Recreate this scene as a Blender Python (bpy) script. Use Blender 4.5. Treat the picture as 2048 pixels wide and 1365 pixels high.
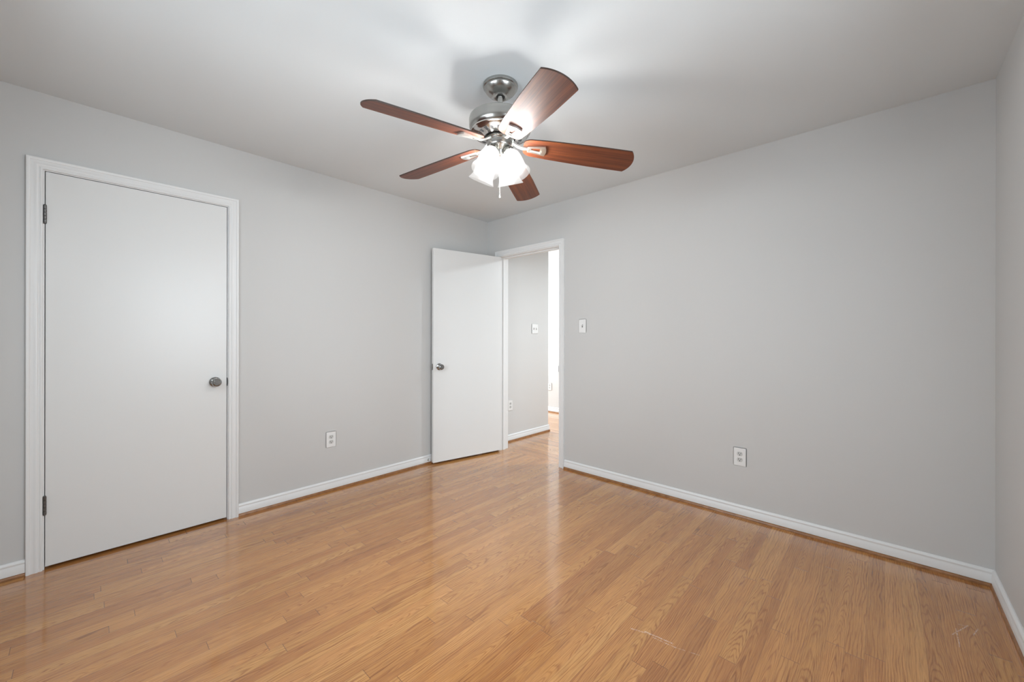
import bpy, bmesh, math, random
from mathutils import Matrix, Vector
random.seed(4)
C = bpy.context.scene.collection
for o in list(bpy.data.objects): bpy.data.objects.remove(o)
sc = bpy.context.scene

# ------------------------------------------------------------ camera
YAW, ROLL = math.radians(43.0226), 0.0014
cd = bpy.data.cameras.new('camera'); cam = bpy.data.objects.new('camera', cd); C.objects.link(cam)
fw = Vector((-math.sin(YAW), math.cos(YAW), 0)); rt = Vector((math.cos(YAW), math.sin(YAW), 0)); up = Vector((0, 0, 1))
r3 = rt*math.cos(ROLL)+up*math.sin(ROLL); u3 = up*math.cos(ROLL)-rt*math.sin(ROLL)
M = Matrix((r3, u3, -fw)).transposed().to_4x4(); M.translation = (3.1384, -2.9745, 1.1978)
cam.matrix_world = M
cd.sensor_width = 36; cd.lens = 36*794.94/2048; cd.shift_y = -8.4/2048; cd.clip_start = .02
sc.camera = cam

# ------------------------------------------------------------ room numbers
H = 2.44; W = 3.533; YF = -3.45; T = .12; HY = 2.08      # ceiling, right wall, front wall, wall thickness, far hall wall
WD = (1.0, 2.3, .85, 2.08)      # opening added in the front wall for daylight (x0,x1,z0,z1)
WR = (-2.55, -1.35, .85, 2.08)  # opening added in the right wall for daylight (y0,y1,z0,z1)

# ------------------------------------------------------------ light and exposure
LAMP = 205.0      # radiance of the bulbs
GLASS = .27
wd = bpy.data.worlds.new('World'); sc.world = wd; wd.use_nodes = True
bg = wd.node_tree.nodes['Background']; bg.inputs[0].default_value = (.80, .90, 1, 1); bg.inputs[1].default_value = 1.0
def area(name, loc, rot, sx, sy, e, col=(1, 1, 1)):
    l = bpy.data.lights.new(name, 'AREA'); l.shape = 'RECTANGLE'; l.size = sx; l.size_y = sy; l.energy = e; l.color = col
    o = bpy.data.objects.new(name, l); C.objects.link(o); o.location = loc; o.rotation_euler = rot; return o
R = math.radians
area('window_daylight', ((WD[0]+WD[1])/2, YF-T-.10, (WD[2]+WD[3])/2), (R(62), 0, 0), WD[1]-WD[0], WD[3]-WD[2], 38, (.84, .935, 1))  # unseen daylight source added behind the viewer to fill the bedroom
area('window_daylight', (W+T+.10, (WR[0]+WR[1])/2, (WR[2]+WR[3])/2), (R(62), 0, R(90)), WR[1]-WR[0], WR[3]-WR[2], 39, (.84, .935, 1))  # second added fill, outside the unseen right wall opening
area('hall_window_daylight', (-2.72, 1.55, 1.45), (R(90), 0, R(-90)), .9, 1.2, 112, (.84, .94, 1))  # added out of view to brighten the hall and its far wall
area('hall_ceiling_light_glow', (1.9, 1.1, 2.33), (0, 0, 0), .28, .28, 44, (.82, .93, 1))  # light of the made-up hall lamp, added for brightness
vs = sc.view_settings; vs.view_transform = 'Standard'; vs.look = 'None'; vs.exposure = 0.36; vs.gamma = 1; vs.use_curve_mapping = False

# ------------------------------------------------------------ helpers
class MB:
    def __init__(s): s.v = []; s.f = []
    def add(s, vs, fs):
        n = len(s.v); s.v += [tuple(v) for v in vs]; s.f += [tuple(i+n for i in f) for f in fs]; return s
    def box(s, x0, x1, y0, y1, z0, z1):
        return s.add([(x0,y0,z0),(x1,y0,z0),(x1,y1,z0),(x0,y1,z0),(x0,y0,z1),(x1,y0,z1),(x1,y1,z1),(x0,y1,z1)],
                     [(3,2,1,0),(4,5,6,7),(0,1,5,4),(1,2,6,5),(2,3,7,6),(3,0,4,7)])
    def lathe(s, prof, n=48, m=None, caps=True):
        vs = []
        for r, z in prof:
            for k in range(n):
                a = 2*math.pi*k/n; vs.append(Vector((r*math.cos(a), r*math.sin(a), z)))
        if m is not None: vs = [m @ v for v in vs]
        fs = []
        for j in range(len(prof)-1):
            for k in range(n):
                k2 = (k+1) % n; fs.append((j*n+k, j*n+k2, (j+1)*n+k2, (j+1)*n+k))
        if caps:
            if prof[0][0] > 1e-4: fs.append(tuple(range(n))[::-1])
            if prof[-1][0] > 1e-4: fs.append(tuple((len(prof)-1)*n+k for k in range(n)))
        return s.add(vs, fs)
    def sweep(s, prof, rings):
        """rings: list of functions mapping a profile point (a,b) to 3D; closed profile"""
        vs = []; n = len(prof)
        for g in rings: vs += [g(a, b) for a, b in prof]
        fs = []
        for j in range(len(rings)-1):
            for k in range(n):
                k2 = (k+1) % n; fs.append((j*n+k, j*n+k2, (j+1)*n+k2, (j+1)*n+k))
        fs.append(tuple(range(n))[::-1]); fs.append(tuple((len(rings)-1)*n+k for k in range(n)))
        return s.add(vs, fs)
    def tube(s, pts, r, n=10):
        pts = [Vector(p) for p in pts]; vs = []
        for i, p in enumerate(pts):
            d = (pts[min(i+1, len(pts)-1)]-pts[max(i-1, 0)]).normalized()
            a = Vector((0, 0, 1)) if abs(d.z) < .9 else Vector((1, 0, 0))
            e = d.cross(a).normalized(); g = d.cross(e)
            rr = r[i] if isinstance(r, (list, tuple)) else r
            for k in range(n):
                t = 2*math.pi*k/n; vs.append(p+e*math.cos(t)*rr+g*math.sin(t)*rr)
        fs = []
        for j in range(len(pts)-1):
            for k in range(n):
                k2 = (k+1) % n; fs.append((j*n+k, j*n+k2, (j+1)*n+k2, (j+1)*n+k))
        fs.append(tuple(range(n))[::-1]); fs.append(tuple((len(pts)-1)*n+k for k in range(n)))
        return s.add(vs, fs)
    def extrude(s, outline, z0, z1, hole=None):
        n = len(outline)
        if hole is None:
            s.add([(x, y, z0) for x, y in outline]+[(x, y, z1) for x, y in outline],
                  [tuple(range(n))[::-1], tuple(range(n, 2*n))]+[(k, (k+1) % n, n+(k+1) % n, n+k) for k in range(n)])
        else:   # outline and hole have the same number of points
            vs = [(x, y, z) for z in (z0, z1) for L in (outline, hole) for x, y in L]
            fs = []
            for k in range(n):
                k2 = (k+1) % n
                fs += [(k2, k, n+k, n+k2), (2*n+k, 2*n+k2, 3*n+k2, 3*n+k), (k, k2, 2*n+k2, 2*n+k), (n+k2, n+k, 3*n+k, 3*n+k2)]
            s.add(vs, fs)
        return s
    def build(s, name, mat, parent=None, bevel=0, smooth=False, m=None):
        me = bpy.data.meshes.new(name); me.from_pydata(s.v, [], s.f)
        bm = bmesh.new(); bm.from_mesh(me); bmesh.ops.recalc_face_normals(bm, faces=bm.faces[:])
        if bevel: bmesh.ops.bevel(bm, geom=[e for e in bm.edges if len(e.link_faces) == 2 and e.calc_face_angle(0) > .6], offset=bevel, segments=2, affect='EDGES', clamp_overlap=True)
        bm.to_mesh(me); bm.free(); me.materials.append(mat)
        if smooth:
            for p in me.polygons: p.use_smooth = True
            me.set_sharp_from_angle(angle=R(38))
        o = bpy.data.objects.new(name, me); C.objects.link(o)
        if parent is not None: o.parent = parent
        if m is not None: o.matrix_local = m
        return o
def tag(o, label=None, cat=None, group=None, kind=None):
    if label: o['label'] = label
    if cat: o['category'] = cat
    if group: o['group'] = group
    if kind: o['kind'] = kind
    return o
def empty(name, loc, rz=0):
    o = bpy.data.objects.new(name, None); o.empty_display_size = .1; C.objects.link(o); o.location = loc; o.rotation_euler.z = rz; return o
def struct(name, mb, mat, label, cat): return tag(mb.build(name, mat), label, cat, kind='structure')

# ------------------------------------------------------------ materials
class N:
    def __init__(s, name):
        s.m = bpy.data.materials.new(name); s.m.use_nodes = True; s.t = s.m.node_tree; s.b = s.t.nodes['Principled BSDF']
    def n(s, typ, **k):
        x = s.t.nodes.new(typ)
        for a, b in k.items(): setattr(x, a, b)
        return x
    def l(s, a, b): s.t.links.new(a, b)
    def put(s, sock, v):
        if hasattr(v, 'is_linked') or isinstance(v, bpy.types.NodeSocket): s.l(v, sock)
        else: sock.default_value = v
    def math(s, op, a, b=None, c=None, clamp=False):
        x = s.n('ShaderNodeMath', operation=op, use_clamp=clamp)
        for i, v in enumerate((a, b, c)):
            if v is not None: s.put(x.inputs[i], v)
        return x.outputs[0]
    def comb(s, x, y, z):
        c = s.n('ShaderNodeCombineXYZ')
        for i, v in enumerate((x, y, z)): s.put(c.inputs[i], v)
        return c.outputs[0]
    def noise(s, vec, scale=1, detail=3, rough=.5, dist=0):
        x = s.n('ShaderNodeTexNoise'); s.put(x.inputs['Vector'], vec); x.inputs['Scale'].default_value = scale
        x.inputs['Detail'].default_value = detail; x.inputs['Roughness'].default_value = rough; x.inputs['Distortion'].default_value = dist
        return x.outputs['Fac']
    def ramp(s, f, stops):
        x = s.n('ShaderNodeValToRGB'); s.l(f, x.inputs[0]); e = x.color_ramp.elements
        while len(e) < len(stops): e.new(.5)
        for i, (p, c) in enumerate(stops): e[i].position = p; e[i].color = tuple(c)+(1,) if len(c) == 3 else c
        return x.outputs[0]
    def mix(s, f, a, b, typ='MIX'):
        x = s.n('ShaderNodeMix', data_type='RGBA', blend_type=typ); s.put(x.inputs[0], f)
        for i, v in ((6, a), (7, b)):
            if isinstance(v, tuple): v = tuple(v)+(1,) if len(v) == 3 else v
            s.put(x.inputs[i], v)
        return x.outputs[2]
    def obj(s):
        t = s.n('ShaderNodeTexCoord'); return t.outputs['Object']
    def sep(s, v):
        x = s.n('ShaderNodeSeparateXYZ'); s.l(v, x.inputs[0]); return x.outputs
    def bump(s, h, strength=.2, dist=.01):
        x = s.n('ShaderNodeBump'); x.inputs['Strength'].default_value = strength; x.inputs['Distance'].default_value = dist
        s.l(h, x.inputs['Height']); s.l(x.outputs[0], s.b.inputs['Normal'])
    def set(s, **k):
        for a, v in k.items():
            i = s.b.inputs[a.replace('_', ' ')]
            if isinstance(v, tuple) and len(v) == 3: v = v+(1,)
            s.put(i, v)
        return s
def paint(name, col, rough, bs=.05, scale=260, mottle=.015):
    q = N(name); o = q.obj()
    c2 = tuple(max(0, x*(1-mottle)) for x in col)
    q.set(Base_Color=q.mix(q.noise(o, 1.7, 3), col, c2), Roughness=rough)
    q.bump(q.noise(o, scale, 2), bs, .002); return q.m
def plain(name, col, rough=.5, metal=0, **k):
    q = N(name); q.set(Base_Color=col, Roughness=rough, Metallic=metal, **k)
    return q.m
M_wall = paint('wall_paint_light_grey', (.60, .595, .585), .55)
M_ceil = paint('ceiling_paint_white', (.725, .76, .775), .8)
M_trim = paint('trim_paint_white', (.78, .78, .775), .35, .03, 90)
M_door = paint('door_paint_white', (.745, .745, .735), .32, .05, 60)
M_hall = paint('hall_paint_light_grey', (.64, .635, .625), .55)
M_plate = plain('white_plastic', (.80, .80, .79), .3)
M_slot = plain('dark_slot', (.03, .03, .03), .6)
M_recep = plain('receptacle_plastic', (.60, .60, .585), .4)
M_toggle = plain('toggle_plastic', (.20, .20, .195), .4)
M_nickel = plain('satin_nickel', (.42, .415, .395), .25, 1)
M_bracket = plain('brushed_bright_nickel', (.74, .73, .70), .36, 1)
M_chrome = plain('polished_nickel', (.62, .61, .59), .14, 1)
M_knob = plain('knob_chrome', (.36, .36, .355), .12, 1)
M_hinge = plain('aged_steel', (.16, .155, .15), .38, 1)
M_dark = plain('dark_metal', (.03, .03, .032), .5, .6)
M_blade_edge = plain('blade_edge_brown', (.035, .018, .012), .5)
M_rubber = plain('white_rubber', (.7, .7, .68), .6)

def wood_blade():
    q = N('cherry_laminate'); o = q.obj(); x, y, z = q.sep(o)
    g = q.noise(q.comb(q.math('MULTIPLY', x, 5), q.math('MULTIPLY', y, 260), z), 1, 5, .6)
    g2 = q.noise(q.comb(q.math('MULTIPLY', x, 2), q.math('MULTIPLY', y, 55), 3.), 1, 3, .5, .4)
    f = q.math('ADD', q.math('MULTIPLY', g, .55), q.math('MULTIPLY', g2, .5))
    q.set(Base_Color=q.ramp(f, [(.32, (.038, .009, .004)), (.52, (.125, .030, .009)), (.72, (.21, .058, .015))]), Roughness=.48)
    q.b.inputs['Specular IOR Level'].default_value = .35; q.b.inputs['Coat Weight'].default_value = .25; q.b.inputs['Coat Roughness'].default_value = .55
    return q.m
M_blade = wood_blade()

def glass_shade():
    # thin frosted glass lit by the bulb inside it: most of the bulb's light passes, the glass itself glows
    q = N('lit_frosted_glass'); o = q.obj(); x, y, z = q.sep(o)
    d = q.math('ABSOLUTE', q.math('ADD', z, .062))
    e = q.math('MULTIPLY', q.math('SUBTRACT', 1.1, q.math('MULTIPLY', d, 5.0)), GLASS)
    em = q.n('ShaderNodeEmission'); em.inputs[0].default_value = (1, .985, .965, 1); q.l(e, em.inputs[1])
    gl = q.n('ShaderNodeBsdfGlossy'); gl.inputs['Roughness'].default_value = .3
    tr = q.n('ShaderNodeBsdfTransparent'); mx = q.n('ShaderNodeMixShader'); mx.inputs[0].default_value = .03
    q.l(tr.outputs[0], mx.inputs[1]); q.l(gl.outputs[0], mx.inputs[2])
    tr.inputs[0].default_value = (.70, .70, .70, 1)
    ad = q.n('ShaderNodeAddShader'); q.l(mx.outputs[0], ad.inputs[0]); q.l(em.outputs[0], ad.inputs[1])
    q.l(ad.outputs[0], q.t.nodes['Material Output'].inputs['Surface']); return q.m
M_shade = glass_shade()
def glow(name, col, e):
    q = N(name); q.set(Base_Color=(.8, .8, .8)); q.b.inputs['Emission Color'].default_value = col+(1,); q.b.inputs['Emission Strength'].default_value = e; return q.m
M_bulb = glow('bulb_glow', (1, .975, .945), LAMP)
M_hallglow = glow('hall_lamp_glass', (1, .97, .92), 4)  # glowing glass of the added hall lamp
def pane_mat():
    q = N('window_glass'); t = q.t
    tr = q.n('ShaderNodeBsdfTransparent'); gl = q.n('ShaderNodeBsdfGlossy'); gl.inputs['Roughness'].default_value = .02
    fr = q.n('ShaderNodeFresnel'); fr.inputs['IOR'].default_value = 1.45; mx = q.n('ShaderNodeMixShader')
    q.l(fr.outputs[0], mx.inputs[0]); q.l(tr.outputs[0], mx.inputs[1]); q.l(gl.outputs[0], mx.inputs[2])
    q.l(mx.outputs[0], t.nodes['Material Output'].inputs['Surface']); return q.m
M_pane = pane_mat()

def oak(name, along_y=True, seed=0., scratches=()):
    q = N(name); o = q.obj(); X, Y, Z = q.sep(o)
    if not along_y: X, Y = Y, X
    PW = .0572
    u = q.math('DIVIDE', X, PW); i = q.math('ADD', q.math('FLOOR', u), seed); fx = q.math('FRACT', u)
    w1 = q.n('ShaderNodeTexWhiteNoise', noise_dimensions='1D'); q.l(i, w1.inputs['W']); r1 = w1.outputs['Value']
    wc = q.sep(w1.outputs['Color'])
    L = q.math('MULTIPLY_ADD', wc[1], .85, .50)
    v = q.math('ADD', q.math('DIVIDE', Y, L), q.math('MULTIPLY', r1, 17.3)); j = q.math('FLOOR', v); fy = q.math('FRACT', v)
    w2 = q.n('ShaderNodeTexWhiteNoise', noise_dimensions='2D'); q.l(q.comb(i, j, 0), w2.inputs['Vector'])
    rv = w2.outputs['Value']; rc = q.sep(w2.outputs['Color'])
    # fine fibres and open pores running with the board
    off = q.math('MULTIPLY', rv, 60.)
    fib = q.noise(q.comb(q.math('MULTIPLY', X, 620), q.math('MULTIPLY_ADD', Y, 9, off), off), 1, 4, .65)
    broad = q.noise(q.comb(q.math('MULTIPLY', X, 40), q.math('MULTIPLY_ADD', Y, 1.6, off), off), 1, 3, .5)
    # growth rings: cathedral arches on some boards, straight lines on the others
    wob = q.noise(q.comb(q.math('MULTIPLY', X, 15), q.math('MULTIPLY_ADD', Y, 2.0, off), off), 1, 3, .55)
    cx = q.math('SUBTRACT', fx, q.math('MULTIPLY_ADD', rc[0], .7, .15))
    arch = q.math('ADD', q.math('MULTIPLY', q.math('MULTIPLY', cx, cx), q.math('MULTIPLY_ADD', rc[2], 14., 8.)), q.math('MULTIPLY', Y, q.math('MULTIPLY_ADD', rv, 13., 6.)))
    arch = q.math('ADD', arch, q.math('MULTIPLY', wob, 9.))
    stra = q.math('ADD', q.math('MULTIPLY', cx, q.math('MULTIPLY_ADD', rc[2], 5., 3.)), q.math('MULTIPLY', wob, 6.5))
    sel = q.math('GREATER_THAN', rc[1], .55)
    f = q.math('ADD', q.math('MULTIPLY', arch, sel), q.math('MULTIPLY', stra, q.math('SUBTRACT', 1, sel)))
    s_ = q.math('SINE', q.math('MULTIPLY', f, 6.283))
    ring = q.math('POWER', q.math('MULTIPLY_ADD', s_, .5, .5), 3.2)
    patch = q.noise(q.comb(q.math('MULTIPLY', X, 22), q.math('MULTIPLY_ADD', Y, 3., off), off), 1, 3, .6)
    ring = q.math('MULTIPLY', ring, q.math('MULTIPLY', q.math('MULTIPLY_ADD', fib, 1.3, .05), q.math('MULTIPLY_ADD', patch, 3.0, -.75, clamp=True)))
    tone = q.math('ADD', q.math('MULTIPLY_ADD', rv, .46, .05), q.math('MULTIPLY', broad, .44))
    col = q.ramp(tone, [(.10, (.365, .140, .036)), (.34, (.485, .212, .056)), (.62, (.57, .270, .076)), (.92, (.665, .35, .112))])
    pink = q.mix(q.math('MULTIPLY', rc[2], .40), col, q.mix(1., col, (1.02, .88, .90), 'MULTIPLY'))
    col = q.mix(q.math('MULTIPLY', ring, 1.0, clamp=True), pink, q.mix(1., pink, (.50, .36, .25), 'MULTIPLY'))
    pore = q.math('MULTIPLY', q.math('SUBTRACT', fib, .45), 3.2, clamp=True)
    col = q.mix(pore, col, q.mix(1., col, (.45, .36, .28), 'MULTIPLY'))
    # dark streaks on a few boards
    st = q.noise(q.comb(q.math('MULTIPLY', X, 55), q.math('MULTIPLY', Y, 3.2), 7.7), 1, 3, .5)
    st = q.math('MULTIPLY', q.math('SUBTRACT', st, .66), 7., clamp=True)
    col = q.mix(q.math('MULTIPLY', st, .5), col, q.mix(1., col, (.42, .32, .26), 'MULTIPLY'))
    # board joints
    ex = q.math('MINIMUM', fx, q.math('SUBTRACT', 1, fx)); ex = q.math('MULTIPLY', ex, PW)
    ey = q.math('MULTIPLY', q.math('MINIMUM', fy, q.math('SUBTRACT', 1, fy)), L)
    gx = q.math('SUBTRACT', 1, q.math('DIVIDE', ex, .0010), clamp=True)
    gy = q.math('SUBTRACT', 1, q.math('DIVIDE', ey, .0018), clamp=True)
    gap = q.math('MAXIMUM', q.math('MULTIPLY', gx, .55), gy)
    col = q.mix(q.math('MULTIPLY', gap, .8), col, (.09, .035, .015))
    rough = q.math('MULTIPLY_ADD', fib, .08, .22)
    # worn white scratches
    sc_ = None
    for (ax, ay, bx, by, wdt) in scratches:
        dx, dy = bx-ax, by-ay; L2 = dx*dx+dy*dy
        px = q.math('SUBTRACT', X, ax); py = q.math('SUBTRACT', Y, ay)
        t = q.math('DIVIDE', q.math('ADD', q.math('MULTIPLY', px, dx), q.math('MULTIPLY', py, dy)), L2, clamp=True)
        ddx = q.math('SUBTRACT', px, q.math('MULTIPLY', t, dx)); ddy = q.math('SUBTRACT', py, q.math('MULTIPLY', t, dy))
        d = q.math('SQRT', q.math('ADD', q.math('MULTIPLY', ddx, ddx), q.math('MULTIPLY', ddy, ddy)))
        m_ = q.math('SUBTRACT', 1, q.math('DIVIDE', d, wdt), clamp=True)
        sc_ = m_ if sc_ is None else q.math('MAXIMUM', sc_, m_)
    if sc_ is not None:
        br = q.math('MULTIPLY', q.math('SUBTRACT', q.noise(o, 160, 2), .36), 3.5, clamp=True)
        col = q.mix(q.math('MULTIPLY', q.math('MULTIPLY', sc_, br), .75), col, (.82, .66, .54))
    q.set(Base_Color=col, Roughness=rough)
    q.b.inputs['Coat Weight'].default_value = .95; q.b.inputs['Coat Roughness'].default_value = .065; q.b.inputs['Coat IOR'].default_value = 1.5
    wav = q.noise(q.comb(q.math('MULTIPLY', X, 14), q.math('MULTIPLY_ADD', Y, 1.5, off), off), 1, 2)
    h = q.math('ADD', q.math('MULTIPLY', wav, .8), q.math('ADD', q.math('MULTIPLY', fib, .05), q.math('MULTIPLY', gap, -.5)))
    bp = q.n('ShaderNodeBump'); bp.inputs['Strength'].default_value = .35; bp.inputs['Distance'].default_value = .0018
    q.l(h, bp.inputs['Height']); q.l(bp.outputs[0], q.b.inputs['Normal']); q.l(bp.outputs[0], q.b.inputs['Coat Normal'])
    return q.m
SCR = [(2.383, -1.447, 2.470, -1.419, .0035), (2.433, -1.424, 2.539, -1.411, .0045), (2.47, -1.432, 2.554, -1.424, .003), (2.554, -1.424, 2.587, -1.413, .002), (2.60, -1.41, 2.637, -1.399, .0018),
       (3.344, -.592, 3.398, -.474, .003), (3.359, -.533, 3.357, -.672, .003), (3.406, -.538, 3.425, -.475, .003), (3.369, -.489, 3.391, -.484, .0022)]
M_oak = oak('oak_strip_flooring', True, 0., SCR)
M_oak_hall = oak('oak_strip_flooring_hall', False, 41.)
def shoe_wood():
    q = N('stained_oak_moulding'); o = q.obj(); g = q.noise(o, 30, 4, .6)
    q.set(Base_Color=q.ramp(g, [(.3, (.20, .085, .03)), (.7, (.36, .165, .062))]), Roughness=.3); return q.m
M_shoe = shoe_wood()

# ------------------------------------------------------------ shell
struct('floor', MB().box(-T, W+T, YF-T, .072, -.1, 0), M_oak, 'honey oak strip floor of the bedroom, boards running towards the doorway wall', 'floor')
struct('floor_hall', MB().box(-3, W+T, .072, HY+T, -.1, 0), M_oak_hall, 'oak strip floor of the hall beyond the doorway, boards running across', 'floor')
struct('ceiling', MB().box(-3, W+T, YF-T, HY+T, H, H+.1), M_ceil, 'plain white ceiling above the fan', 'ceiling')
# left wall with a recess for the closet door
CY0, CY1, CZ = -3.138, -2.325, 2.063
struct('wall_left', MB().box(-T, 0, YF-T, CY0, 0, H).box(-T, 0, CY1, 0, 0, H).box(-T, 0, CY0, CY1, CZ, H).box(-.16, -T, YF-T, T, 0, H), M_wall,
       'light grey wall with the closed closet door', 'wall')
BX0, BX1, BZ = .172, .973, 2.053
struct('wall_back', MB().box(0, BX0, 0, T, 0, H).box(BX1, W+T, 0, T, 0, H).box(BX0, BX1, 0, T, BZ, H), M_wall,
       'light grey wall with the open doorway to the hall', 'wall')
struct('wall_right', MB().box(W, W+T, YF-T, WR[0], 0, H).box(W, W+T, WR[1], 0, 0, H).box(W, W+T, WR[0], WR[1], 0, WR[2]).box(W, W+T, WR[0], WR[1], WR[3], H),
       M_wall, 'light grey wall at the right edge of the picture', 'wall')
struct('wall_front', MB().box(0, WD[0], YF-T, YF, 0, H).box(WD[1], W, YF-T, YF, 0, H).box(WD[0], WD[1], YF-T, YF, 0, WD[2]).box(WD[0], WD[1], YF-T, YF, WD[3], H),
       M_wall, 'light grey wall behind the viewer with a window', 'wall')
struct('wall_hall_left', MB().box(-.10, .02, T, 1.045, 0, H), M_hall, 'light grey hall wall with a double switch, seen through the doorway', 'wall')
struct('wall_hall_back', MB().box(-3, W+T, HY, HY+T, 0, H), M_hall, 'bright far wall beyond the hall corner', 'wall')
struct('wall_hall_end', MB().box(-3.12, -3, T, 1.05, 0, H).box(-3.12, -3, 2.03, HY+T, 0, H).box(-3.12, -3, 1.05, 2.03, 0, .8).box(-3.12, -3, 1.05, 2.03, 2.08, H), M_hall,
       'hall end wall out of view with a window', 'wall')
struct('wall_hall_side', MB().box(-3, -.16, 0, T, 0, H), M_hall, 'hall side wall out of view', 'wall')
struct('wall_hall_right', MB().box(W, W+T, T, HY, 0, H), M_hall, 'hall right end wall out of view', 'wall')

# baseboards: profile (depth, height)
BH = .081
BP = [(0, .018), (.013, .018), (.013, .056), (.0105, .060), (.0105, .064), (.0125, .068), (.0125, .071), (.009, .077), (.004, BH), (0, BH)]
SP = [(0, 0), (.019, 0), (.0185, .007), (.015, .014), (.009, .0185), (0, .019)]
def run(prof, pts):
    """pts: list of ((x,y),(mx,my)) path points with mitre offset vector per unit depth"""
    return MB().sweep(prof, [(lambda a, b, p=p, m=m: (p[0]+m[0]*a, p[1]+m[1]*a, b)) for p, m in pts])
def base(name, pts, label, shoe=None):
    o = run(BP, pts).build(name, M_trim, smooth=True); tag(o, label, 'baseboard', kind='structure')
    s = run(SP, shoe or pts).build('shoe_moulding', M_shoe, o, smooth=True); s['label'] = 'stained oak shoe moulding along the foot of the board'
    return o
base('baseboard_left', [((0, -2.2835), (1, 0)), ((0, 0), (1, -1))], 'white baseboard between the closet door and the corner, stained shoe at its foot')
base('baseboard_left_near', [((0, YF), (1, 1)), ((0, -3.1815), (1, 0))], 'short white baseboard left of the closet door')
base('baseboard_back', [((1.0195, 0), (0, -1)), ((W, 0), (-1, -1))], 'long white baseboard under the blank grey wall right of the doorway')
base('baseboard_corner', [((0, 0), (1, -1)), ((.128, 0), (0, -1))], 'short white baseboard behind the open door')
base('baseboard_right', [((W, 0), (-1, -1)), ((W, YF), (-1, 1))], 'white baseboard along the right hand wall')
base('baseboard_front', [((W, YF), (-1, 1)), ((0, YF), (1, 1))], 'white baseboard on the wall behind the viewer')
base('baseboard_hall_left', [((.02, T+.016), (1, 0)), ((.02, 1.045), (1, 1)), ((-.10, 1.045), (-1, 1)), ((-.10, T), (-1, 0))], 'white baseboard of the hall wall seen through the doorway')
base('baseboard_hall_back', [((-3, HY), (0, -1)), ((W, HY), (0, -1))], 'white baseboard at the far wall beyond the hall')

# door casing: profile (across from the inner edge, depth)
CP = [(0, 0), (0, .009), (.003, .0115), (.008, .0115), (.010, .0095), (.014, .0095), (.017, .0125), (.022, .014), (.027, .0125),
      (.032, .0115), (.040, .0125), (.043, .0165), (.047, .018), (.053, .018), (.055, .016), (.055, 0)]
def casing(a0, a1, ztop, to3, sc_=1.0):
    """a0,a1: inner edges along the wall; to3(a,d,z)->3D"""
    rings = [lambda w, d: to3(a0-w*sc_, d, 0), lambda w, d: to3(a0-w*sc_, d, ztop+w*sc_),
             lambda w, d: to3(a1+w*sc_, d, ztop+w*sc_), lambda w, d: to3(a1+w*sc_, d, 0)]
    return MB().sweep(CP, rings)
A3 = lambda a, d, z: (d, a, z)        # left wall
B3 = lambda a, d, z: (a, -d, z)       # back wall

def knob(parent, loc, axis, lock=True):
    """door knob standing off along +Z of its own frame; axis turns +Z to the door normal"""
    m = Matrix.Translation(loc) @ axis
    k = MB().lathe([(.0, 0), (.031, 0), (.032, .003), (.029, .007), (.016, .010), (.0125, .014), (.012, .024), (.016, .030), (.0235, .034), (.0268, .041),
                    (.0275, .048), (.026, .055), (.0215, .0605), (.018, .0625), (.0175, .0612), (.010, .0612), (.0095, .0635), (.0, .0635)], 40, caps=False)
    if not lock: k = MB().lathe([(.0, 0), (.030, 0), (.030, .005), (.015, .009), (.012, .014), (.014, .018), (.024, .024), (.026, .031), (.022, .037), (.0, .038)], 32, caps=False)
    o = k.build('door_knob', M_knob, parent, smooth=True, m=m)
    return o
def hinge(parent, x, y, z0, z1, leaf):
    mb = MB()
    n = 5; hh = (z1-z0)/n
    for k in range(n):
        mb.lathe([(.0058, z0+k*hh+.0006), (.0064, z0+k*hh+.0012), (.0064, z0+(k+1)*hh-.0012), (.0058, z0+(k+1)*hh-.0006)], 16, Matrix.Translation((x, y, 0)))
    mb.lathe([(.003, z0-.005), (.0055, z0-.003), (.0055, z0)], 12, Matrix.Translation((x, y, 0)))
    mb.lathe([(.0055, z1), (.006, z1+.002), (.003, z1+.006)], 12, Matrix.Translation((x, y, 0)))
    for lf in leaf: mb.box(*lf, z0, z1)
    return mb.build('hinge', M_hinge, parent, smooth=True)

# ---- door_1: closet door
d1 = tag(empty('door_1', (0, -2.73, 0)), 'closed flat white closet door with round knob in the left wall', 'door', kind='structure')
IM = Matrix.Translation((0, 2.73, 0))
def part(mb, name, mat, parent, off, **k):
    o = mb.build(name, mat, parent, **k); o.location = Vector(off); return o
OF = (0, 2.73, 0)
part(casing(-3.1255, -2.3385, 2.0495, A3), 'casing', M_trim, d1, OF, smooth=True)
part(MB().box(-T, 0, CY0, -3.120, 0, 2.0455).box(-T, 0, -2.343, CY1, 0, 2.0455).box(-T, 0, CY0, CY1, 2.0455, CZ)
     .box(-.075, -.037, -3.120, -3.107, 0, 2.0455).box(-.075, -.037, -2.356, -2.343, 0, 2.0455).box(-.075, -.037, -3.107, -2.356, 2.033, 2.0455), 'jamb', M_trim, d1, OF)
slab = part(MB().box(-.036, -.001, -3.1170, -2.3462, .014, 2.0425), 'door_slab', M_door, d1, OF, bevel=.0015)
o = knob(slab, (-.001, -2.409, .905), Matrix.Rotation(R(90), 4, 'Y'))
part(MB().box(-.004, .0015, -2.3465, -2.3418, .875, .928).box(-.004, .004, -2.3435, -2.3415, .885, .918), 'strike_plate', M_dark, d1, OF)
for z0, z1 in ((1.778, 1.867), (.285, .375)):
    o = hinge(d1, .0055, -3.1185, z0, z1, [(-.004, .0015, -3.1200, -3.1172)]); o.location = OF

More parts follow.
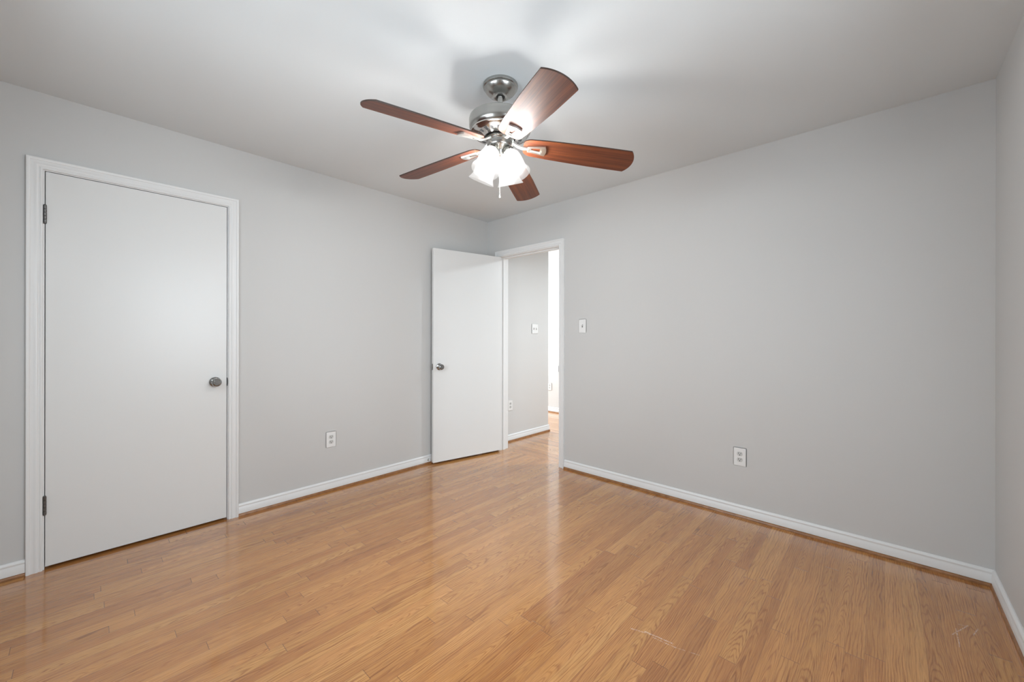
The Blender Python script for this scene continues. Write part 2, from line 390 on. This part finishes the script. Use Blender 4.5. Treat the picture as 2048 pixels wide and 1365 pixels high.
# ---- door_2: doorway frame with the open door
d2 = tag(empty('door_2', (.5725, 0, 0)), 'white open door swung against the left wall and its doorway to the hall', 'door', kind='structure')
OB = (-.5725, 0, 0)
part(casing(.1845, .9605, 2.0405, B3, 1.04), 'casing', M_trim, d2, OB, smooth=True)
part(casing(.1845, .9605, 2.0405, lambda a, d, z: (a, T+d, z)), 'casing', M_trim, d2, OB, smooth=True)
part(MB().box(BX0, .190, 0, T, 0, 2.035).box(.955, BX1, 0, T, 0, 2.035).box(BX0, BX1, 0, T, 2.035, BZ)
     .box(.190, .201, .039, .073, 0, 2.035).box(.944, .955, .039, .073, 0, 2.035).box(.201, .944, .039, .073, 2.024, 2.035), 'jamb', M_trim, d2, OB)
part(MB().box(.952, .9565, -.0025, .030, .875, .930), 'strike_plate', M_dark, d2, OB)
PV = Vector((.183, -.0085, 0)); TH = R(-101.4)
slab = MB().box(.004, .764, .0085, .0435, .018, 2.028).build('door_slab', M_door, d2, bevel=.0015)
slab.matrix_local = Matrix.Translation(Vector((PV.x-.5725, PV.y, 0))) @ Matrix.Rotation(TH, 4, 'Z')
knob(slab, (.704, .0435, .915), Matrix.Rotation(R(-90), 4, 'X'))
knob(slab, (.704, .0085, .915), Matrix.Rotation(R(90), 4, 'X'), lock=False)
MB().box(.7635, .7655, .015, .037, .886, .944).build('latch_plate', M_nickel, slab, bevel=.001)
MB().box(.7650, .7745, .020, .032, .905, .925).build('latch_bolt', M_chrome, slab, bevel=.002)
for z0, z1 in ((1.77, 1.86), (.28, .37)):
    o = hinge(d2, PV.x, PV.y+.001, z0, z1, []); o.location = OB

# ---- added windows, all out of view, put in as daylight sources
def added_window(n, frame_origin, rz, w, z0, z1, label):
    e = tag(empty('window_%d' % n, frame_origin, rz), label, 'window', kind='structure')
    h = z1-z0; hw = w/2
    # local x along the wall, y outwards, room side at y=0
    MB().box(-hw, -hw+.03, 0, T, 0, h).box(hw-.03, hw, 0, T, 0, h).box(-hw, hw, 0, T, h-.03, h).box(-hw, hw, 0, T, 0, .03).build('window_frame', M_trim, e)
    MB().box(-hw-.08, hw+.08, -.05, 0, -.02, .004).build('window_sill', M_trim, e, bevel=.003)
    c = MB()
    c.box(-hw-.056, -hw-.001, -.016, 0, .004, h+.055).box(hw+.001, hw+.056, -.016, 0, .004, h+.055).box(-hw-.001, hw+.001, -.016, 0, h+.001, h+.055)
    c.build('casing', M_trim, e)
    for k, (a, b, y) in enumerate(((.03, h/2+.02, .055), (h/2-.02, h-.03, .085))):
        s = MB().box(-hw+.03, -hw+.075, y-.015, y+.015, a, b).box(hw-.075, hw-.03, y-.015, y+.015, a, b).box(-hw+.075, hw-.075, y-.015, y+.015, a, a+.045).box(-hw+.075, hw-.075, y-.015, y+.015, b-.045, b).build('sash', M_trim, e)
        MB().box(-hw+.075, hw-.075, y-.002, y+.002, a+.045, b-.045).build('pane', M_pane, s)
added_window(1, ((WD[0]+WD[1])/2, YF, WD[2]), R(180), WD[1]-WD[0], WD[2], WD[3], 'white double hung window behind the viewer')
added_window(2, (W, (WR[0]+WR[1])/2, WR[2]), R(-90), WR[1]-WR[0], WR[2], WR[3], 'white double hung window in the right wall beside the viewer')
added_window(3, (-3, 1.54, .8), R(90), .98, .8, 2.08, 'white double hung window at the far end of the hall')

# ------------------------------------------------------------ wall plates
def plate_root(name, loc, rz, label, cat, group=None):
    return tag(empty(name, loc, rz), label, cat, group)
def cover(parent, w, h):
    o = MB().box(-w/2, w/2, -.0055, 0, -h/2, h/2).build('cover_plate', M_plate, parent, bevel=.003, smooth=True); return o
def screw(parent, x, z):
    MB().lathe([(0, -.001), (.0028, 0), (.0028, .002)], 12, Matrix.Rotation(R(90), 4, 'X')).build('screw', M_plate, parent, m=Matrix.Translation((x, -.0052, z)))
def outlet(loc, rz, label):
    e = plate_root('wall_outlet', loc, rz, label, 'outlet', 'duplex wall outlets'); cover(e, .078, .122)
    for s in (-1, 1):
        pts = []
        for k in range(28):
            a = 2*math.pi*k/28; x = .0172*math.cos(a); z = max(-.0135, min(.0135, .0172*math.sin(a))); pts.append((x, z))
        r = MB().extrude(pts, .0045, .0075).build('receptacle', M_recep, e); r.matrix_local = Matrix.Translation((0, 0, s*.0195)) @ Matrix.Rotation(R(90), 4, 'X')
        MB().extrude([(-.0078, -.001), (-.0048, -.001), (-.0048, .0085), (-.0078, .0085)], .007, .0079).extrude([(.0048, 0), (.0078, 0), (.0078, .0075), (.0048, .0075)], .007, .0079) \
            .lathe([(.0032, .007), (.0032, .0079)], 12, Matrix.Translation((0, -.007, 0))).build('slot', M_slot, r)
    screw(e, 0, 0); return e
# +y local points into the wall; rz turns it
outlet((0, -1.675, .399), R(90), 'white duplex outlet low on the left wall between closet door and open door')
outlet((2.4425, 0, .401), 0, 'white duplex outlet low on the wide blank back wall')
outlet((.02, .336, .414), R(90), 'small white outlet low on the hall wall inside the doorway')
outlet((-.752, HY, .405), 0, 'small white outlet low on the bright far wall of the hall')
def switch(loc, rz, n, label):
    e = plate_root('light_switch', loc, rz, label, 'switch', 'wall light switches'); cover(e, .076 if n == 1 else .118, .120)
    for k in range(n):
        x = 0 if n == 1 else (-.023, .023)[k]
        MB().box(x-.0055, x+.0055, -.0066, -.005, -.0125, .0125).build('switch_opening', M_toggle, e)
        t = MB().box(-.0045, .0045, -.016, 0, -.0045, .0045).build('toggle', M_plate, e, bevel=.001); t.location = (x, -.005, .001); t.rotation_euler.x = R(-28 if k == 0 else 28)
        for s in (-1, 1): screw(e, x, s*.030)
switch((1.2115, 0, 1.294), 0, 1, 'white single toggle switch right of the open doorway')
switch((.02, .775, 1.296), R(90), 2, 'white double toggle switch on the hall wall seen through the doorway')
# door stop at the baseboard behind the door
ds = tag(empty('door_stop', (.013, -.777, .040)), 'small metal door stop on the baseboard beside the open door edge', 'door stop')
RY = Matrix.Rotation(R(90), 4, 'Y')
MB().lathe([(0, 0), (.010, 0), (.010, .002), (.006, .004), (.005, .014), (0, .014)], 20, RY, caps=False).build('base', M_nickel, ds, smooth=True)
MB().lathe([(0, .012), (.007, .012), (.007, .019), (.005, .021), (0, .021)], 16, RY, caps=False).build('tip', M_rubber, ds, smooth=True)

# made-up hall ceiling lamp, unseen, put in to light the hall
hl = tag(empty('ceiling_lamp', (1.9, 1.1, H)), 'round flush ceiling lamp in the hall, out of view', 'lamp')
MB().lathe([(0, 0), (.16, 0), (.16, -.02), (.15, -.025), (0, -.025)], 40, caps=False).build('base', M_nickel, hl, smooth=True)
MB().lathe([(.145, -.025), (.14, -.05), (.11, -.075), (.06, -.088), (0, -.09)], 40, caps=False).build('shade', M_hallglow, hl, smooth=True)

# ------------------------------------------------------------ ceiling fan
FC = Vector((1.754, -1.577, H))
fan = tag(empty('ceiling_fan', FC), 'brushed nickel ceiling fan with five reddish brown blades and four lit frosted shades', 'ceiling fan')
hub = Vector((1.7516, -1.5794, 2.1535)) - FC
nrm = Vector((.0373, .0147, 1)).normalized()
TILT = Matrix.Translation(hub) @ Vector((0, 0, 1)).rotation_difference(nrm).to_matrix().to_4x4()    # hub frame, origin at blade level
MB().lathe([(.0, 0), (.0865, 0), (.0875, -.006), (.0850, -.013), (.0800, -.016), (.0800, -.019), (.0775, -.024), (.070, -.034), (.058, -.045), (.045, -.052), (.040, -.055),
            (.037, -.059), (.030, -.059), (.022, -.056), (.019, -.050), (0, -.050)], 64, caps=False).build('canopy', M_nickel, fan, smooth=True)
MB().lathe([(0, -.0485), (.0215, -.0485), (.0215, -.0565), (0, -.0565)], 32, caps=False).build('canopy_opening', M_dark, fan, smooth=True)
MB().lathe([(0, -.045), (.012, -.045), (.018, -.052), (.0185, -.056), (.0125, -.064), (.0125, -.185), (.024, -.187), (.024, -.2), (0, -.2)], 32, Matrix.Translation((-.001, -.001, .02)), caps=False).build('downrod', M_nickel, fan, smooth=True)
Z = lambda z: z-2.1535
MB().lathe([(.0, Z(2.290)), (.030, Z(2.290)), (.034, Z(2.280)), (.060, Z(2.276)), (.148, Z(2.272)), (.153, Z(2.268)), (.1545, Z(2.260)), (.1545, Z(2.252)), (.153, Z(2.244)), (.1535, Z(2.236)),
            (.1525, Z(2.224)), (.149, Z(2.214)), (.1435, Z(2.206)), (.141, Z(2.204)), (0, Z(2.204))], 80, caps=False).build('motor_housing', M_nickel, fan, smooth=True, m=TILT)
vp = MB().lathe([(.1425, Z(2.206)), (.142, Z(2.200)), (.137, Z(2.198)), (.135, Z(2.199)), (.128, Z(2.193)), (.080, Z(2.180)), (.077, Z(2.179)), (.074, Z(2.186)), (.074, Z(2.2))], 80, caps=False).build('vent_plate', M_chrome, fan, smooth=True, m=TILT)
vs_ = MB()
for k in range(20):
    a = 2*math.pi*(k+.3)/20; ca, sa = math.cos(a), math.sin(a)
    def P(r, t, dz): 
        z = Z(2.193)+(r-.128)*(.013/.048)+dz
        return (r*ca-t*sa, r*sa+t*ca, z)
    vs_.add([P(.094, -.0055, -.0006), P(.094, .0055, -.0006), P(.112, .0085, -.0006), P(.112, -.0085, -.0006), P(.094, -.0055, .001), P(.094, .0055, .001), P(.112, .0085, .001), P(.112, -.0085, .001)],
            [(3,2,1,0),(4,5,6,7),(0,1,5,4),(1,2,6,5),(2,3,7,6),(3,0,4,7)])
vs_.build('vent_slot', M_dark, vp)
MB().lathe([(0, Z(2.195)), (.073, Z(2.195)), (.073, Z(2.182)), (0, Z(2.182))], 64, caps=False).build('motor_shaft_ring', M_dark, fan, m=TILT, smooth=True)
MB().lathe([(0, Z(2.184)), (.068, Z(2.184)), (.070, Z(2.181)), (.070, Z(2.168)), (.067, Z(2.165)), (0, Z(2.165))], 64, caps=False).build('flywheel', M_nickel, fan, m=TILT, smooth=True)
MB().lathe([(0, Z(2.166)), (.0660, Z(2.166)), (.0675, Z(2.163)), (.0660, Z(2.160)), (.0635, Z(2.158)), (.0635, Z(2.136)), (.061, Z(2.131)), (.052, Z(2.125)), (.036, Z(2.119)), (.030, Z(2.110)),
            (.030, Z(2.096)), (.024, Z(2.088)), (.012, Z(2.083)), (.008, Z(2.076)), (0, Z(2.074))], 64, caps=False).build('switch_housing', M_nickel, fan, m=TILT, smooth=True)
# blades and their brackets
DROOP, PITCH, PH = R(4.5), -.2343, 5.8261
def blade_outline():
    pts = []
    r0, rc, Rt = .118, .6435, .672
    w0, w1 = .060, .0765
    n = 14
    # rounded root
    for k in range(9):
        a = R(90+ 90*k/8); pts.append((r0+.045+.045*math.cos(a), (w0-.032)+.032*math.sin(a)))
    low = [(x, -y) for x, y in reversed(pts)]
    pts = pts + low          # ccw: top root -> left -> bottom root
    pts += [(r0+.045+(rc-.045-r0)*t, -(w0+.003+(w1-w0-.003)*min(1, t*1.5)**.9)) for t in (.15, .35, .6, .85)]
    # tip arc through (rc,-w1),(Rt,0),(rc,w1)
    s = Rt-rc; rad = (w1*w1+s*s)/(2*s); cx = Rt-rad; a0 = math.asin(w1/rad)
    for k in range(n+1):
        a = -a0+2*a0*k/n; pts.append((cx+rad*math.cos(a), rad*math.sin(a)))
    pts += [(r0+.045+(rc-.045-r0)*t, (w0+.003+(w1-w0-.003)*min(1, t*1.5)**.9)) for t in (.85, .6, .35, .15)]
    return pts
def blade_mesh_parts():
    b = MB().extrude(blade_outline(), -.003, .003)
    me_o = b.build('fan_blade', M_blade, fan, bevel=.0008)
    me_o.data.materials.append(M_blade_edge)
    for p in me_o.data.polygons:
        if abs(p.normal.z) < .5: p.material_index = 1
    return me_o
def trap(x0, x1, w0, w1, bow=0, n=6):
    pts = [(x0, -w0), (x1, -w1)]
    for k in range(1, n): 
        t = k/n; pts.append((x1+bow*math.sin(math.pi*t), -w1+2*w1*t))
    return pts+[(x1, w1), (x0, w0)]
def bracket():
    b = MB().extrude(trap(.138, .226, .0185, .0330, .007), -.0125, -.0032, hole=trap(.150, .206, .0105, .0180, .003))
    b.extrude(trap(.150, .206, .0115, .0190, .003), -.0075, -.0045, hole=trap(.158, .200, .0065, .0120, .002))
    # arm rising to the flywheel
    vs = []
    for x, w, zt, zb in ((.140, .010, -.0035, -.0125), (.112, .0095, -.003, -.012), (.090, .011, .004, -.005), (.066, .0135, .019, .008), (.058, .0135, .019, .008)):
        vs += [(x, -w, zt), (x, w, zt), (x, w*.75, zb), (x, -w*.75, zb)]
    fs = [(0, 1, 2, 3), (19, 18, 17, 16)]
    for j in range(4):
        for k in range(4): fs.append((j*4+k, j*4+(k+1) % 4, j*4+4+(k+1) % 4, j*4+4+k))
    b.add(vs, fs)
    return b.build('blade_bracket', M_bracket, fan, bevel=.0014, smooth=True)
b0 = blade_mesh_parts(); k0 = bracket()
for k in range(5):
    if k == 0: b, g = b0, k0
    else:
        b = b0.copy(); g = k0.copy(); C.objects.link(b); C.objects.link(g); b.parent = fan; g.parent = fan
    m = TILT @ Matrix.Rotation(PH+k*2*math.pi/5, 4, 'Z') @ Matrix.Rotation(DROOP, 4, 'Y')
    b.matrix_local = m @ Matrix.Rotation(PITCH, 4, 'X'); g.matrix_local = m @ Matrix.Rotation(PITCH, 4, 'X')
# light kit
shade_prof = [(.024, .004), (.026, 0), (.034, -.008), (.0415, -.020), (.0465, -.036), (.0500, -.056), (.0525, -.078), (.0535, -.096), (.0545, -.106), (.0585, -.117), (.0660, -.130), (.0672, -.136),
              (.0645, -.134), (.0570, -.119), (.0525, -.106), (.0515, -.096), (.0505, -.078), (.0480, -.056), (.0440, -.036), (.0390, -.020), (.0310, -.008), (.020, -.002)]
for k in range(4):
    az = R(-80.3+90*k)
    m = TILT @ Matrix.Rotation(az, 4, 'Z') @ Matrix.Translation((.0590, 0, Z(2.100))) @ Matrix.Rotation(R(-23), 4, 'Y')
    a = MB().lathe([(0, .022), (.012, .022), (.022, .016), (.0275, .008), (.0285, -.004), (.026, -.004), (.024, .006), (0, .006)], 32, caps=False)
    a.tube([(-.004, 0, .018), (-.016, 0, .030), (-.034, 0, .034)], [.011, .010, .010], 14)
    a.build('lamp_arm', M_nickel, fan, m=m, smooth=True)
    s = MB().lathe([(a_, b_*.92) for a_, b_ in shade_prof], 56, caps=False).build('glass_shade', M_shade, fan, m=m, smooth=True)
    MB().lathe([(0, .004), (.013, .004), (.013, -.036), (.015, -.046), (.021, -.058), (.025, -.071), (.023, -.085), (.014, -.094), (0, -.097)], 28, caps=False).build('light_bulb', M_bulb, s, smooth=True)
def chain(x, y, z0, z1, name, fob):
    mb = MB(); n = int((z0-z1)/.0055)
    for i in range(n):
        zc = z0-(i+.5)*(z0-z1)/n
        mb.lathe([(0, zc+.0021), (.0017, zc+.0012), (.0017, zc-.0012), (0, zc-.0021)], 8, Matrix.Translation((x, y, 0)), caps=False)
    mb.lathe([(.0007, z0), (.0007, z1)], 6, Matrix.Translation((x, y, 0)))
    mb.lathe([(0, z1+.004), (.003, z1), (.004, z1-.012), (.003, z1-fob), (0, z1-fob-.002)], 14, Matrix.Translation((x, y, 0)), caps=False)
    return mb.build(name, M_chrome if fob > .02 else M_rubber, fan, smooth=True)
chain(.014, -.010, -.345, -.385, 'pull_chain', .030)
chain(.004, -.008, -.352, -.545, 'pull_chain', .008)
